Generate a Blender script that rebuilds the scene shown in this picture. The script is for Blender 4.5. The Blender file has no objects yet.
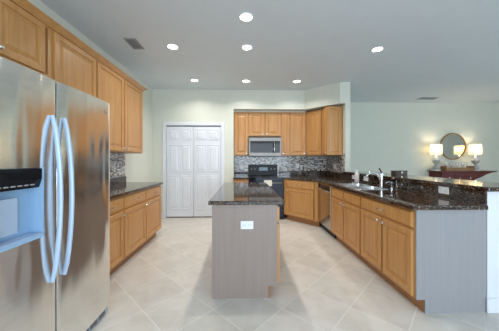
import bpy, bmesh, math, random
from mathutils import Vector, Matrix
random.seed(7)
R = math.radians
SC = bpy.context.scene
COL = SC.collection

# ---------------------------------------------------------------- camera, world, light, exposure
cd = bpy.data.cameras.new('camera'); cam = bpy.data.objects.new('camera', cd); COL.objects.link(cam)
cam.location = (0, 0, 1.287)
cam.rotation_euler = (R(90), 0, -math.atan(6.5 / 228))
cd.sensor_width = 36; cd.lens = 36 * 228 / 499
cd.shift_y = -5 / 499
cd.clip_start = 0.05
SC.camera = cam

w = bpy.data.worlds.new('daylight'); SC.world = w; w.use_nodes = True
bg = w.node_tree.nodes['Background']; bg.inputs[0].default_value = (0.62, 0.8, 1.0, 1); bg.inputs[1].default_value = 1.0

SC.view_settings.view_transform = 'Standard'; SC.view_settings.look = 'None'
SC.view_settings.gamma = 1; SC.view_settings.use_curve_mapping = False
SC.view_settings.exposure = 0.07

def area(name, loc, rot, sx, sy, power, col, spread=180):
    l = bpy.data.lights.new(name, 'AREA'); l.shape = 'RECTANGLE'; l.size = sx; l.size_y = sy
    l.energy = power; l.color = col; l.spread = R(spread)
    o = bpy.data.objects.new(name, l); COL.objects.link(o); o.location = loc; o.rotation_euler = rot
    return o
# daylight coming in through the glazed doors behind the camera and the window of the living side
area('daylight_rear_door', (1.2, -3.3, 1.25), (R(90), 0, 0), 3.6, 2.2, 180, (0.74, 0.87, 1.0))
area('daylight_rear_window', (6.0, -3.3, 1.45), (R(90), 0, 0), 2.6, 1.6, 15, (0.74, 0.87, 1.0))
area('daylight_side_window', (8.9, -0.4, 1.45), (R(90), 0, R(90)), 3.0, 1.7, 115, (0.74, 0.87, 1.0))
CAN_W = 8; CAN_COL = (1.0, 0.96, 0.90); LAMP_W = 5
CEIL = 2.887

# ---------------------------------------------------------------- materials
def nm(name):
    m = bpy.data.materials.new(name); m.use_nodes = True
    nt = m.node_tree
    return m, nt, nt.nodes['Principled BSDF']
def N(nt, t, **kw):
    n = nt.nodes.new(t)
    for k, v in kw.items(): setattr(n, k, v)
    return n
def ramp(nt, stops, interp='LINEAR'):
    r = N(nt, 'ShaderNodeValToRGB'); e = r.color_ramp.elements; r.color_ramp.interpolation = interp
    while len(e) < len(stops): e.new(0.5)
    for el, (p, c) in zip(e, stops): el.position = p; el.color = (*c, 1)
    return r
def objco(nt, scale=(1, 1, 1), rot=(0, 0, 0)):
    tc = N(nt, 'ShaderNodeTexCoord'); mp = N(nt, 'ShaderNodeMapping')
    mp.inputs['Scale'].default_value = scale; mp.inputs['Rotation'].default_value = rot
    nt.links.new(tc.outputs['Object'], mp.inputs['Vector'])
    return mp.outputs['Vector']
def plain(name, c, rough=0.5, metal=0.0, var=0.06, scale=6.0, bump=0.0, **inp):
    m, nt, b = nm(name)
    n = N(nt, 'ShaderNodeTexNoise'); n.inputs['Scale'].default_value = scale; n.inputs['Detail'].default_value = 4
    nt.links.new(objco(nt), n.inputs['Vector'])
    r = ramp(nt, [(0.3, [x * (1 - var) for x in c]), (0.7, [min(1, x * (1 + var)) for x in c])])
    nt.links.new(n.outputs['Fac'], r.inputs['Fac']); nt.links.new(r.outputs['Color'], b.inputs['Base Color'])
    b.inputs['Roughness'].default_value = rough; b.inputs['Metallic'].default_value = metal
    for k, v in inp.items(): b.inputs[k.replace('_', ' ')].default_value = v
    if bump:
        bp = N(nt, 'ShaderNodeBump'); bp.inputs['Strength'].default_value = bump; bp.inputs['Distance'].default_value = 0.002
        n2 = N(nt, 'ShaderNodeTexNoise'); n2.inputs['Scale'].default_value = 180
        nt.links.new(objco(nt), n2.inputs['Vector']); nt.links.new(n2.outputs['Fac'], bp.inputs['Height'])
        nt.links.new(bp.outputs['Normal'], b.inputs['Normal'])
    return m
def wood(name, dark, mid, light, rough=0.38, grain=(28, 28, 2.2), coat=0.15):
    m, nt, b = nm(name)
    v = objco(nt, grain)
    n = N(nt, 'ShaderNodeTexNoise'); n.inputs['Scale'].default_value = 1.0; n.inputs['Detail'].default_value = 5; n.inputs['Distortion'].default_value = 0.6
    nt.links.new(v, n.inputs['Vector'])
    r = ramp(nt, [(0.25, dark), (0.5, mid), (0.78, light)])
    nt.links.new(n.outputs['Fac'], r.inputs['Fac']); nt.links.new(r.outputs['Color'], b.inputs['Base Color'])
    b.inputs['Roughness'].default_value = rough; b.inputs['Coat Weight'].default_value = coat; b.inputs['Coat Roughness'].default_value = 0.25
    return m
def granite(name):
    m, nt, b = nm(name)
    v = objco(nt)
    vo = N(nt, 'ShaderNodeTexVoronoi'); vo.inputs['Scale'].default_value = 130
    nt.links.new(v, vo.inputs['Vector'])
    bw = N(nt, 'ShaderNodeSeparateColor'); nt.links.new(vo.outputs['Color'], bw.inputs['Color'])
    r = ramp(nt, [(0, (0.010, 0.007, 0.006)), (0.42, (0.020, 0.012, 0.009)), (0.58, (0.075, 0.032, 0.018)), (0.76, (0.13, 0.07, 0.04)), (0.90, (0.26, 0.22, 0.17)), (1, (0.02, 0.015, 0.014))], 'CONSTANT')
    nt.links.new(bw.outputs['Red'], r.inputs['Fac'])
    n = N(nt, 'ShaderNodeTexNoise'); n.inputs['Scale'].default_value = 9; nt.links.new(v, n.inputs['Vector'])
    mx = N(nt, 'ShaderNodeMix', data_type='RGBA', blend_type='MULTIPLY'); mx.inputs['Factor'].default_value = 0.6
    rr = ramp(nt, [(0.35, (0.45, 0.45, 0.45)), (0.65, (1.3, 1.2, 1.1))]); nt.links.new(n.outputs['Fac'], rr.inputs['Fac'])
    nt.links.new(r.outputs['Color'], mx.inputs['A']); nt.links.new(rr.outputs['Color'], mx.inputs['B'])
    nt.links.new(mx.outputs['Result'], b.inputs['Base Color'])
    b.inputs['Roughness'].default_value = 0.07; b.inputs['IOR'].default_value = 1.6
    return m
def cells(nt, vec, size, out_fract=True):
    d = N(nt, 'ShaderNodeVectorMath', operation='DIVIDE'); d.inputs[1].default_value = size
    nt.links.new(vec, d.inputs[0])
    f = N(nt, 'ShaderNodeVectorMath', operation='FLOOR'); nt.links.new(d.outputs[0], f.inputs[0])
    fr = N(nt, 'ShaderNodeVectorMath', operation='FRACTION'); nt.links.new(d.outputs[0], fr.inputs[0])
    return f.outputs[0], fr.outputs[0]
def edge_mask(nt, fr, axes, widths):
    """1 in the joint, 0 on the tile"""
    s = N(nt, 'ShaderNodeSeparateXYZ'); nt.links.new(fr, s.inputs[0])
    acc = None
    for a, wd in zip(axes, widths):
        p = N(nt, 'ShaderNodeMath', operation='PINGPONG'); p.inputs[1].default_value = 0.5
        nt.links.new(s.outputs[a], p.inputs[0])
        l = N(nt, 'ShaderNodeMath', operation='LESS_THAN'); l.inputs[1].default_value = wd
        nt.links.new(p.outputs[0], l.inputs[0])
        if acc is None: acc = l.outputs[0]
        else:
            mxm = N(nt, 'ShaderNodeMath', operation='MAXIMUM'); nt.links.new(acc, mxm.inputs[0]); nt.links.new(l.outputs[0], mxm.inputs[1]); acc = mxm.outputs[0]
    return acc
def mosaic(name, axis):
    m, nt, b = nm(name)
    size = {'X': (0.048, 1000, 0.0245), 'Y': (1000, 0.048, 0.0245)}[axis]
    tc = N(nt, 'ShaderNodeTexCoord'); ad = N(nt, 'ShaderNodeVectorMath', operation='ADD'); ad.inputs[1].default_value = (500, 500, 500) if False else (0.011, 0.013, 0)
    nt.links.new(tc.outputs['Object'], ad.inputs[0])
    # stagger alternate rows
    fl, fr = cells(nt, ad.outputs[0], size)
    wn = N(nt, 'ShaderNodeTexWhiteNoise', noise_dimensions='3D'); nt.links.new(fl, wn.inputs['Vector'])
    r = ramp(nt, [(0, (0.07, 0.045, 0.035)), (0.15, (0.24, 0.15, 0.10)), (0.33, (0.40, 0.35, 0.30)), (0.52, (0.55, 0.53, 0.49)), (0.72, (0.30, 0.34, 0.38)), (0.84, (0.75, 0.74, 0.70))], 'CONSTANT')
    nt.links.new(wn.outputs['Value'], r.inputs['Fac'])
    mk = edge_mask(nt, fr, [0 if axis == 'X' else 1, 2], [0.035, 0.07])
    mx = N(nt, 'ShaderNodeMix', data_type='RGBA'); nt.links.new(mk, mx.inputs['Factor'])
    nt.links.new(r.outputs['Color'], mx.inputs['A']); mx.inputs['B'].default_value = (0.42, 0.41, 0.38, 1)
    nt.links.new(mx.outputs['Result'], b.inputs['Base Color'])
    b.inputs['Roughness'].default_value = 0.18
    return m
def floor_tile():
    m, nt, b = nm('beige_diagonal_tile')
    S = 0.4243
    tc = N(nt, 'ShaderNodeTexCoord'); mp = N(nt, 'ShaderNodeMapping')
    mp.inputs['Rotation'].default_value = (0, 0, R(45))
    nt.links.new(tc.outputs['Object'], mp.inputs['Vector'])
    ad = N(nt, 'ShaderNodeVectorMath', operation='ADD')
    # rotated: x' = (x-y)/sqrt2, y' = (x+y)/sqrt2 ; joints at x-y = -1.633 and x+y = 1.72
    ad.inputs[1].default_value = (1.633 / 2 ** .5, -1.72 / 2 ** .5, 0)
    nt.links.new(mp.outputs[0], ad.inputs[0])
    fl, fr = cells(nt, ad.outputs[0], (S, S, 1000))
    wn = N(nt, 'ShaderNodeTexWhiteNoise', noise_dimensions='3D'); nt.links.new(fl, wn.inputs['Vector'])
    no = N(nt, 'ShaderNodeTexNoise'); no.inputs['Scale'].default_value = 5; no.inputs['Detail'].default_value = 6; no.inputs['Distortion'].default_value = 0.8
    wadd = N(nt, 'ShaderNodeVectorMath', operation='ADD'); nt.links.new(tc.outputs['Object'], wadd.inputs[0]); nt.links.new(wn.outputs['Color'], wadd.inputs[1])
    nt.links.new(wadd.outputs[0], no.inputs['Vector'])
    r = ramp(nt, [(0.3, (0.57, 0.525, 0.465)), (0.55, (0.635, 0.595, 0.54)), (0.75, (0.68, 0.645, 0.595))]); nt.links.new(no.outputs['Fac'], r.inputs['Fac'])
    hv = N(nt, 'ShaderNodeHueSaturation'); nt.links.new(r.outputs['Color'], hv.inputs['Color'])
    mr = N(nt, 'ShaderNodeMapRange'); mr.inputs['To Min'].default_value = 0.94; mr.inputs['To Max'].default_value = 1.05
    nt.links.new(wn.outputs['Value'], mr.inputs['Value']); nt.links.new(mr.outputs[0], hv.inputs['Value'])
    mk = edge_mask(nt, fr, [0, 1], [0.008, 0.008])
    mx = N(nt, 'ShaderNodeMix', data_type='RGBA'); nt.links.new(mk, mx.inputs['Factor'])
    nt.links.new(hv.outputs['Color'], mx.inputs['A']); mx.inputs['B'].default_value = (0.74, 0.71, 0.66, 1)
    nt.links.new(mx.outputs['Result'], b.inputs['Base Color'])
    b.inputs['Roughness'].default_value = 0.28
    bp = N(nt, 'ShaderNodeBump', invert=True); bp.inputs['Strength'].default_value = 0.25; bp.inputs['Distance'].default_value = 0.002
    nt.links.new(mk, bp.inputs['Height']); nt.links.new(bp.outputs['Normal'], b.inputs['Normal'])
    return m
def steel(name, c, rough=0.28, aniso=0.75, arot=0.0, warp=0.0):
    m, nt, b = nm(name)
    n = N(nt, 'ShaderNodeTexNoise'); n.inputs['Scale'].default_value = 1; n.inputs['Detail'].default_value = 3
    nt.links.new(objco(nt, (3, 3, 260)), n.inputs['Vector'])
    r = ramp(nt, [(0.3, [x * 0.93 for x in c]), (0.7, [min(1, x * 1.05) for x in c])]); nt.links.new(n.outputs['Fac'], r.inputs['Fac'])
    nt.links.new(r.outputs['Color'], b.inputs['Base Color'])
    b.inputs['Metallic'].default_value = 1; b.inputs['Roughness'].default_value = rough
    b.inputs['Anisotropic'].default_value = aniso; b.inputs['Anisotropic Rotation'].default_value = arot
    tg = N(nt, 'ShaderNodeTangent', direction_type='RADIAL', axis='Z'); nt.links.new(tg.outputs[0], b.inputs['Tangent'])
    if warp:      # pressed sheet is never quite flat
        n2 = N(nt, 'ShaderNodeTexNoise'); n2.inputs['Scale'].default_value = 1; n2.inputs['Detail'].default_value = 1
        nt.links.new(objco(nt, (7, 7, 1.6)), n2.inputs['Vector'])
        bp = N(nt, 'ShaderNodeBump'); bp.inputs['Strength'].default_value = warp; bp.inputs['Distance'].default_value = 0.03
        nt.links.new(n2.outputs['Fac'], bp.inputs['Height']); nt.links.new(bp.outputs['Normal'], b.inputs['Normal'])
    return m
def emitter(name, c, s):
    m, nt, b = nm(name)
    b.inputs['Base Color'].default_value = (*c, 1); b.inputs['Emission Color'].default_value = (*c, 1); b.inputs['Emission Strength'].default_value = s
    return m

M = {}
M['wall'] = plain('pale_green_grey_paint', (0.66, 0.675, 0.585), 0.6, var=0.015, bump=0.05)
M['ceiling'] = plain('white_ceiling_paint', (0.70, 0.755, 0.79), 0.7, var=0.015, bump=0.08)
M['white'] = plain('white_semigloss_paint', (0.73, 0.755, 0.80), 0.35, var=0.01)
M['floor'] = floor_tile()
M['maple'] = wood('honey_maple', (0.45, 0.21, 0.064), (0.52, 0.255, 0.080), (0.58, 0.30, 0.104))
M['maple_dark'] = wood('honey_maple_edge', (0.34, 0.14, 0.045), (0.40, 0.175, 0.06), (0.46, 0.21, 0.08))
M['veneer'] = wood('greige_wood_grain_laminate', (0.275, 0.210, 0.180), (0.30, 0.233, 0.202), (0.325, 0.257, 0.226), 0.45, (60, 60, 1.5), 0.0)
M['veneer_pale'] = wood('pale_grey_wood_grain_laminate', (0.285, 0.280, 0.290), (0.30, 0.296, 0.308), (0.315, 0.312, 0.325), 0.4, (60, 60, 1.5), 0.0)
M['granite'] = granite('dark_brown_granite')
M['mosaic_x'] = mosaic('glass_mosaic_back', 'X')
M['mosaic_y'] = mosaic('glass_mosaic_side', 'Y')
M['steel'] = steel('brushed_steel', (0.83, 0.82, 0.79), 0.17, 0.62, 0.25, 0.35)
M['steel_plain'] = plain('satin_steel', (0.66, 0.66, 0.66), 0.25, 1.0)
M['steel_dw'] = steel('dishwasher_steel', (0.62, 0.58, 0.54), 0.16, 0.4)
M['steel_mid'] = plain('mid_grey_steel', (0.30, 0.285, 0.27), 0.5, 1.0)
M['chrome'] = plain('chrome', (0.85, 0.86, 0.88), 0.08, 1.0, 0.01)
M['nickel'] = plain('brushed_nickel', (0.72, 0.70, 0.66), 0.25, 1.0, 0.02)
M['film_silver'] = plain('pale_blue_silver_handle', (0.46, 0.58, 0.74), 0.5, 0.35, 0.02)
M['film_blue'] = plain('pale_blue_plastic', (0.30, 0.47, 0.66), 0.3, 0.0, 0.04)
M['black_gloss'] = plain('black_glass', (0.012, 0.012, 0.014), 0.06, 0.0, 0.05, Specular_IOR_Level=0.22)
M['black_blue_reflect'] = plain('black_enamel_blue_reflection', (0.010, 0.014, 0.035), 0.08, 0.0, 0.05, Specular_IOR_Level=0.25)  # black enamel, with the blue reflection put into its base colour
M['black'] = plain('black_plastic', (0.014, 0.014, 0.016), 0.35, Specular_IOR_Level=0.2)
M['grey_plastic'] = plain('grey_plastic', (0.22, 0.24, 0.27), 0.45)
M['grille'] = plain('blue_grey_grille_plastic', (0.33, 0.37, 0.44), 0.45)
M['ice_print'] = plain('grey_button_print', (0.35, 0.36, 0.38), 0.4)
M['dark_body'] = plain('charcoal_fridge_side', (0.09, 0.09, 0.10), 0.45)
M['plate'] = plain('white_outlet_plastic', (0.86, 0.87, 0.88), 0.35, 0.0, 0.01)
M['slot'] = plain('grey_outlet_face', (0.76, 0.77, 0.79), 0.4, 0.0, 0.01)
M['mahogany'] = wood('red_mahogany', (0.075, 0.006, 0.004), (0.11, 0.011, 0.007), (0.15, 0.018, 0.010), 0.5, (4, 20, 30), 0.0)
M['tray_wood'] = wood('amber_tray_wood', (0.22, 0.10, 0.03), (0.32, 0.16, 0.05), (0.40, 0.22, 0.08), 0.4, (3, 20, 30), 0.1)
M['mirror'] = plain('mirror_glass', (0.62, 0.62, 0.60), 0.02, 1.0, 0.0)
M['brass'] = plain('aged_gold_frame', (0.30, 0.17, 0.06), 0.35, 0.5, 0.1, 30)
M['ceramic'] = plain('grey_green_ceramic', (0.42, 0.43, 0.40), 0.25, 0.0, 0.25, 40)
M['ceramic_white'] = plain('white_glazed_ceramic', (0.8, 0.8, 0.77), 0.15, 0.0, 0.02)
M['dark_wood'] = wood('dark_brown_wood', (0.03, 0.018, 0.010), (0.05, 0.03, 0.016), (0.07, 0.045, 0.025), 0.35)
M['paper'] = plain('cream_paper', (0.80, 0.76, 0.66), 0.7, 0.0, 0.02)
M['soap'] = plain('white_soap_bottle', (0.74, 0.70, 0.68), 0.2, 0.0, 0.02)
M['vent_dark'] = plain('vent_shadow', (0.10, 0.11, 0.12), 0.7)
M['vent'] = plain('vent_metal', (0.33, 0.345, 0.355), 0.5)
M['lens'] = emitter('downlight_lens', (1.0, 0.95, 0.86), 14)
M['display'] = emitter('oven_clock', (0.25, 0.35, 0.4), 0.12)
def shade_mat():
    m, nt, b = nm('cream_linen_shade')
    out = nt.nodes['Material Output']
    tr = N(nt, 'ShaderNodeBsdfTranslucent'); tr.inputs[0].default_value = (0.95, 0.88, 0.74, 1)
    df = N(nt, 'ShaderNodeBsdfDiffuse'); df.inputs[0].default_value = (0.85, 0.80, 0.70, 1)
    wv = N(nt, 'ShaderNodeTexNoise'); wv.inputs['Scale'].default_value = 120; nt.links.new(objco(nt), wv.inputs['Vector'])
    mr = N(nt, 'ShaderNodeMapRange'); mr.inputs['To Min'].default_value = 0.5; mr.inputs['To Max'].default_value = 0.66
    nt.links.new(wv.outputs['Fac'], mr.inputs['Value'])
    mx = N(nt, 'ShaderNodeMixShader'); nt.links.new(mr.outputs[0], mx.inputs[0])
    nt.links.new(df.outputs[0], mx.inputs[1]); nt.links.new(tr.outputs[0], mx.inputs[2])
    nt.links.new(mx.outputs[0], out.inputs['Surface'])
    return m
M['shade'] = shade_mat()
def glass_mat():
    m, nt, b = nm('clear_glass')
    b.inputs['Base Color'].default_value = (0.95, 0.97, 0.97, 1); b.inputs['Roughness'].default_value = 0.02
    b.inputs['Transmission Weight'].default_value = 0.85; b.inputs['IOR'].default_value = 1.45
    return m
M['glass'] = glass_mat()

# ---------------------------------------------------------------- mesh helpers
class MB:
    def __init__(s): s.bm = bmesh.new()
    def box(s, x0, x1, y0, y1, z0, z1, bev=0.0, seg=1):
        b2 = bmesh.new()
        bmesh.ops.create_cube(b2, size=1)
        bmesh.ops.scale(b2, vec=(abs(x1 - x0), abs(y1 - y0), abs(z1 - z0)), verts=b2.verts)
        bmesh.ops.translate(b2, vec=((x0 + x1) / 2, (y0 + y1) / 2, (z0 + z1) / 2), verts=b2.verts)
        if bev: bmesh.ops.bevel(b2, geom=b2.edges[:], offset=bev, segments=seg, affect='EDGES', profile=0.5)
        return s.merge(b2)
    def merge(s, b2, mat=None):
        if mat is not None: b2.transform(mat)
        me = bpy.data.meshes.new('t'); b2.to_mesh(me); b2.free(); s.bm.from_mesh(me); bpy.data.meshes.remove(me)
        return s
    def prism(s, poly, z0, z1, bev=0.0, seg=2):
        b2 = bmesh.new()
        lo = [b2.verts.new((x, y, z0)) for x, y in poly]; hi = [b2.verts.new((x, y, z1)) for x, y in poly]
        n = len(poly)
        b2.faces.new(lo[::-1]); b2.faces.new(hi)
        for i in range(n): b2.faces.new((lo[i], lo[(i + 1) % n], hi[(i + 1) % n], hi[i]))
        bmesh.ops.recalc_face_normals(b2, faces=b2.faces)
        if bev:
            es = [e for e in b2.edges if abs(e.verts[0].co.z - z1) < 1e-6 and abs(e.verts[1].co.z - z1) < 1e-6]
            bmesh.ops.bevel(b2, geom=es, offset=bev, segments=seg, affect='EDGES', profile=0.5)
        return s.merge(b2)
    def prism_xz(s, poly, y0, y1):
        """outline in x,z extruded along y"""
        b2 = bmesh.new()
        a = [b2.verts.new((x, y0, z)) for x, z in poly]; c = [b2.verts.new((x, y1, z)) for x, z in poly]
        n = len(poly); b2.faces.new(a); b2.faces.new(c[::-1])
        for i in range(n): b2.faces.new((a[i], c[i], c[(i + 1) % n], a[(i + 1) % n]))
        bmesh.ops.recalc_face_normals(b2, faces=b2.faces)
        return s.merge(b2)
    def holed(s, outer, holes, z0, z1, bev=0.0):
        b2 = bmesh.new(); es = []
        for loop in [outer] + holes:
            vs = [b2.verts.new((x, y, z1)) for x, y in loop]
            for i in range(len(vs)): es.append(b2.edges.new((vs[i], vs[(i + 1) % len(vs)])))
        bmesh.ops.triangle_fill(b2, use_beauty=True, use_dissolve=False, edges=es, normal=(0, 0, 1))
        top = b2.faces[:]
        r = bmesh.ops.extrude_face_region(b2, geom=top)
        bmesh.ops.translate(b2, vec=(0, 0, z0 - z1), verts=[v for v in r['geom'] if isinstance(v, bmesh.types.BMVert)])
        bmesh.ops.recalc_face_normals(b2, faces=b2.faces)
        if bev:
            es = [e for e in b2.edges if all(abs(v.co.z - z1) < 1e-6 for v in e.verts) and len(e.link_faces) == 2 and e.calc_face_angle(0) > 1]
            bmesh.ops.bevel(b2, geom=es, offset=bev, segments=4, affect='EDGES', profile=0.5)
        return s.merge(b2)
    def lathe(s, prof, c=(0, 0, 0), seg=28, axis='Z'):
        b2 = bmesh.new(); rings = []
        for r, z in prof:
            if r < 1e-6: rings.append([b2.verts.new((0, 0, z))])
            else: rings.append([b2.verts.new((r * math.cos(2 * math.pi * i / seg), r * math.sin(2 * math.pi * i / seg), z)) for i in range(seg)])
        for a, b in zip(rings, rings[1:]):
            for i in range(seg):
                j = (i + 1) % seg
                if len(a) == 1 and len(b) == 1: continue
                if len(a) == 1: b2.faces.new((a[0], b[j], b[i]))
                elif len(b) == 1: b2.faces.new((a[i], a[j], b[0]))
                else: b2.faces.new((a[i], a[j], b[j], b[i]))
        for f in b2.faces: f.smooth = True
        bmesh.ops.recalc_face_normals(b2, faces=b2.faces)
        mt = Matrix.Translation(c)
        if axis == 'Y': mt = mt @ Matrix.Rotation(R(90), 4, 'X')      # profile z -> -y
        if axis == 'X': mt = mt @ Matrix.Rotation(R(90), 4, 'Y')
        return s.merge(b2, mt)
    def tube(s, pts, rad, seg=10, flat=1.0, ref=(0, 0, 1)):
        """round (or flattened) rod along pts; rad may be a list"""
        b2 = bmesh.new(); pts = [Vector(p) for p in pts]; rings = []
        for i, p in enumerate(pts):
            t = (pts[min(i + 1, len(pts) - 1)] - pts[max(i - 1, 0)]).normalized()
            rf = Vector(ref)
            if abs(t.dot(rf)) > 0.95: rf = Vector((1, 0, 0))
            u = t.cross(rf).normalized(); v = t.cross(u).normalized()
            r = rad[i] if isinstance(rad, (list, tuple)) else rad
            rings.append([b2.verts.new(p + u * (r * math.cos(2 * math.pi * k / seg)) + v * (r * flat * math.sin(2 * math.pi * k / seg))) for k in range(seg)])
        for a, b in zip(rings, rings[1:]):
            for k in range(seg):
                f = b2.faces.new((a[k], a[(k + 1) % seg], b[(k + 1) % seg], b[k])); f.smooth = True
        b2.faces.new(rings[0][::-1]); b2.faces.new(rings[-1])
        bmesh.ops.recalc_face_normals(b2, faces=b2.faces)
        return s.merge(b2)
    def rings(s, x0, x1, z0, z1, prof, y=0.0):
        """panel facing -y made of nested rectangles: prof = [(inset, height)], back at y"""
        b2 = bmesh.new(); loops = []
        for ins, h in [(0, 0)] + prof:
            loops.append([b2.verts.new(p) for p in ((x0 + ins, y - h, z0 + ins), (x1 - ins, y - h, z0 + ins), (x1 - ins, y - h, z1 - ins), (x0 + ins, y - h, z1 - ins))])
        for a, b in zip(loops, loops[1:]):
            for i in range(4): b2.faces.new((a[i], a[(i + 1) % 4], b[(i + 1) % 4], b[i]))
        b2.faces.new(loops[-1]); b2.faces.new(loops[0][::-1])
        bmesh.ops.recalc_face_normals(b2, faces=b2.faces)
        return s.merge(b2)
    def build(s, name, mat, parent=None, **props):
        for e in s.bm.edges:
            if len(e.link_faces) == 2 and e.calc_face_angle(0) > R(32): e.smooth = False
        me = bpy.data.meshes.new(name); s.bm.to_mesh(me); s.bm.free()
        o = bpy.data.objects.new(name, me); COL.objects.link(o)
        me.materials.append(M[mat] if isinstance(mat, str) else mat)
        if parent is not None: o.parent = parent
        for k, v in props.items(): o[k] = v
        return o
def thing(name, label, cat, loc=(0, 0, 0), rz=0.0, group=None):
    o = bpy.data.objects.new(name, None); COL.objects.link(o); o.empty_display_size = 0.1
    o.location = loc; o.rotation_euler = (0, 0, rz); o['label'] = label; o['category'] = cat
    if group: o['group'] = group
    return o
def tag(o, label, cat, group=None):
    o['label'] = label; o['category'] = cat
    if group: o['group'] = group
    return o
def struct(name, mb, mat, parent=None):
    o = mb.build(name, mat, parent)
    if parent is None: o['kind'] = 'structure'
    return o

# ---------------------------------------------------------------- the room
X_L, X_R, Y_REAR = -2.03, 9.0, -3.4
Y_BACK, Y_ALC, Y_FAR = 5.17, 5.65, 6.19
X_ALC, X_FIN0, X_FIN1 = -0.214, 2.09, 2.195
struct('floor', MB().box(X_L - .12, X_R + .12, Y_REAR - .12, Y_FAR + .12, -0.12, 0), 'floor')
struct('ceiling', MB().box(X_L - .12, X_R + .12, Y_REAR - .12, Y_FAR + .12, CEIL, CEIL + .12), 'ceiling')
struct('wall_left', MB().box(X_L - .12, X_L, Y_REAR - .12, Y_FAR + .12, 0, CEIL), 'wall')
DX0, DX1, DTOP = -1.725, -0.495, 2.075
mb = MB().box(X_L, DX0, Y_BACK, Y_BACK + .12, 0, CEIL).box(DX1, X_ALC, Y_BACK, Y_BACK + .12, 0, CEIL).box(DX0, DX1, Y_BACK, Y_BACK + .12, DTOP, CEIL)
mb.box(DX0 - .2, DX1 + .2, Y_BACK + .3, Y_BACK + .35, 0, CEIL)
struct('wall_back', mb, 'wall')
struct('wall_alcove_left', MB().box(X_ALC - .1, X_ALC, Y_BACK + .12, Y_ALC + .1, 0, CEIL), 'wall')
struct('wall_alcove_back', MB().box(X_ALC, X_FIN0, Y_ALC, Y_ALC + .1, 0, CEIL), 'wall')
SOF = 2.455
struct('wall_soffit', MB().prism([(X_ALC, Y_BACK), (1.40, Y_BACK), (1.98, 4.60), (X_FIN0, 4.60), (X_FIN0, Y_ALC), (X_ALC, Y_ALC)], SOF, CEIL), 'wall')
struct('wall_fin', MB().box(X_FIN0, X_FIN1, 4.60, Y_FAR, 0, CEIL), 'wall')
struct('wall_far', MB().box(X_FIN1, X_R, Y_FAR, Y_FAR + .12, 0, CEIL), 'wall')
# rear wall with glazed openings, right wall with a window (behind the camera)
mb = MB()
def wall_open_y(mb, y0, y1, x0, x1, ops):
    xs = x0
    for a, b, z0, z1 in ops:
        mb.box(xs, a, y0, y1, 0, CEIL)
        if z0 > 0: mb.box(a, b, y0, y1, 0, z0)
        mb.box(a, b, y0, y1, z1, CEIL); xs = b
    mb.box(xs, x1, y0, y1, 0, CEIL)
wall_open_y(mb, Y_REAR - .12, Y_REAR, X_L, X_R, [(-0.6, 3.0, 0.0, 2.35), (4.7, 7.3, 0.65, 2.25)])
struct('wall_rear', mb, 'wall')
mb = MB().box(X_R, X_R + .12, Y_REAR, -1.9, 0, CEIL).box(X_R, X_R + .12, 1.1, Y_FAR, 0, CEIL).box(X_R, X_R + .12, -1.9, 1.1, 0, .6).box(X_R, X_R + .12, -1.9, 1.1, 2.3, CEIL)
struct('wall_right', mb, 'wall')
def glazing(name, a, b, z0, z1, n, along='x', at=Y_REAR):
    mb = MB()
    def bx(u0, u1, w0, w1):
        if along == 'x': mb.box(u0, u1, at - .09, at - .03, w0, w1)
        else: mb.box(at + .03, at + .09, u0, u1, w0, w1)
    bx(a, b, z0, z0 + .06); bx(a, b, z1 - .06, z1)
    for i in range(n + 1):
        u = a + (b - a) * i / n
        u0 = min(max(u - .03, a), b - .06); bx(u0, u0 + .06, z0 + .06, z1 - .06)
    return struct(name, mb, 'white')
glazing('door_2', -0.6, 3.0, 0, 2.35, 3)
glazing('window_1', 4.7, 7.3, .65, 2.25, 3)
glazing('window_2', -1.9, 1.1, .6, 2.3, 3, 'y', X_R)

# pantry door: bifold, two leaves of two stiled columns each
d1 = struct('door_1', MB().box(DX0 - .075, DX0, Y_BACK - .018, Y_BACK + .10, 0, DTOP + .075, .004).box(DX1, DX1 + .075, Y_BACK - .018, Y_BACK + .10, 0, DTOP + .075, .004).box(DX0, DX1, Y_BACK - .018, Y_BACK + .10, DTOP, DTOP + .075, .004), 'white')
MB().box(DX0, DX1, Y_BACK + .004, Y_BACK + .09, DTOP - .022, DTOP).build('door_track', 'grey_plastic', d1)
half = (DX1 - DX0) / 2
for k in range(2):
    x0 = DX0 + k * half + .004; x1 = x0 + half - .008
    yF = Y_BACK + .006
    mb = MB().box(x0, x1, yF, yF + .035, .022, DTOP - .026, .002)
    mid = (x0 + x1) / 2
    for c0, c1 in ((x0 + .05, mid - .025), (mid + .025, x1 - .05)):
        for z0, z1 in ((.20, .95), (1.04, 1.64), (1.755, 1.985)):
            mb.rings(c0, c1, z0, z1, [(0.0, .006), (.006, .012), (.014, .003), (.026, .003), (.050, .011)], yF + .001)
    leaf = mb.build('door_leaf', 'white', d1)
    kx = x1 - .04 if k == 0 else x0 + .04
    if k == 0:
        MB().lathe([(0, .0), (.008, .0), (.008, .018), (.016, .024), (.016, .034), (.010, .040), (0, .041)], (x0 + half - .3, yF, 1.0), 16, 'Y').build('door_knob', 'white', leaf)
struct('trim_1', MB().box(DX0, DX1, Y_BACK + .02, Y_BACK + .10, 0, .012), 'dark_wood')

def baseboard(name, pts_boxes):
    mb = MB()
    for b in pts_boxes: mb.box(*b, .004)
    struct(name, mb, 'white')
baseboard('baseboard_back', [(X_L, DX0 - .077, Y_BACK - .014, Y_BACK, 0, .12), (DX1 + .077, X_ALC, Y_BACK - .014, Y_BACK, 0, .12)])
baseboard('baseboard_left', [(X_L, X_L + .014, 4.02, Y_BACK - .015, 0, .12), (X_L, X_L + .014, Y_REAR, .95, 0, .12)])
baseboard('baseboard_far', [(X_FIN1, X_R, Y_FAR - .014, Y_FAR, 0, .12)])

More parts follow.
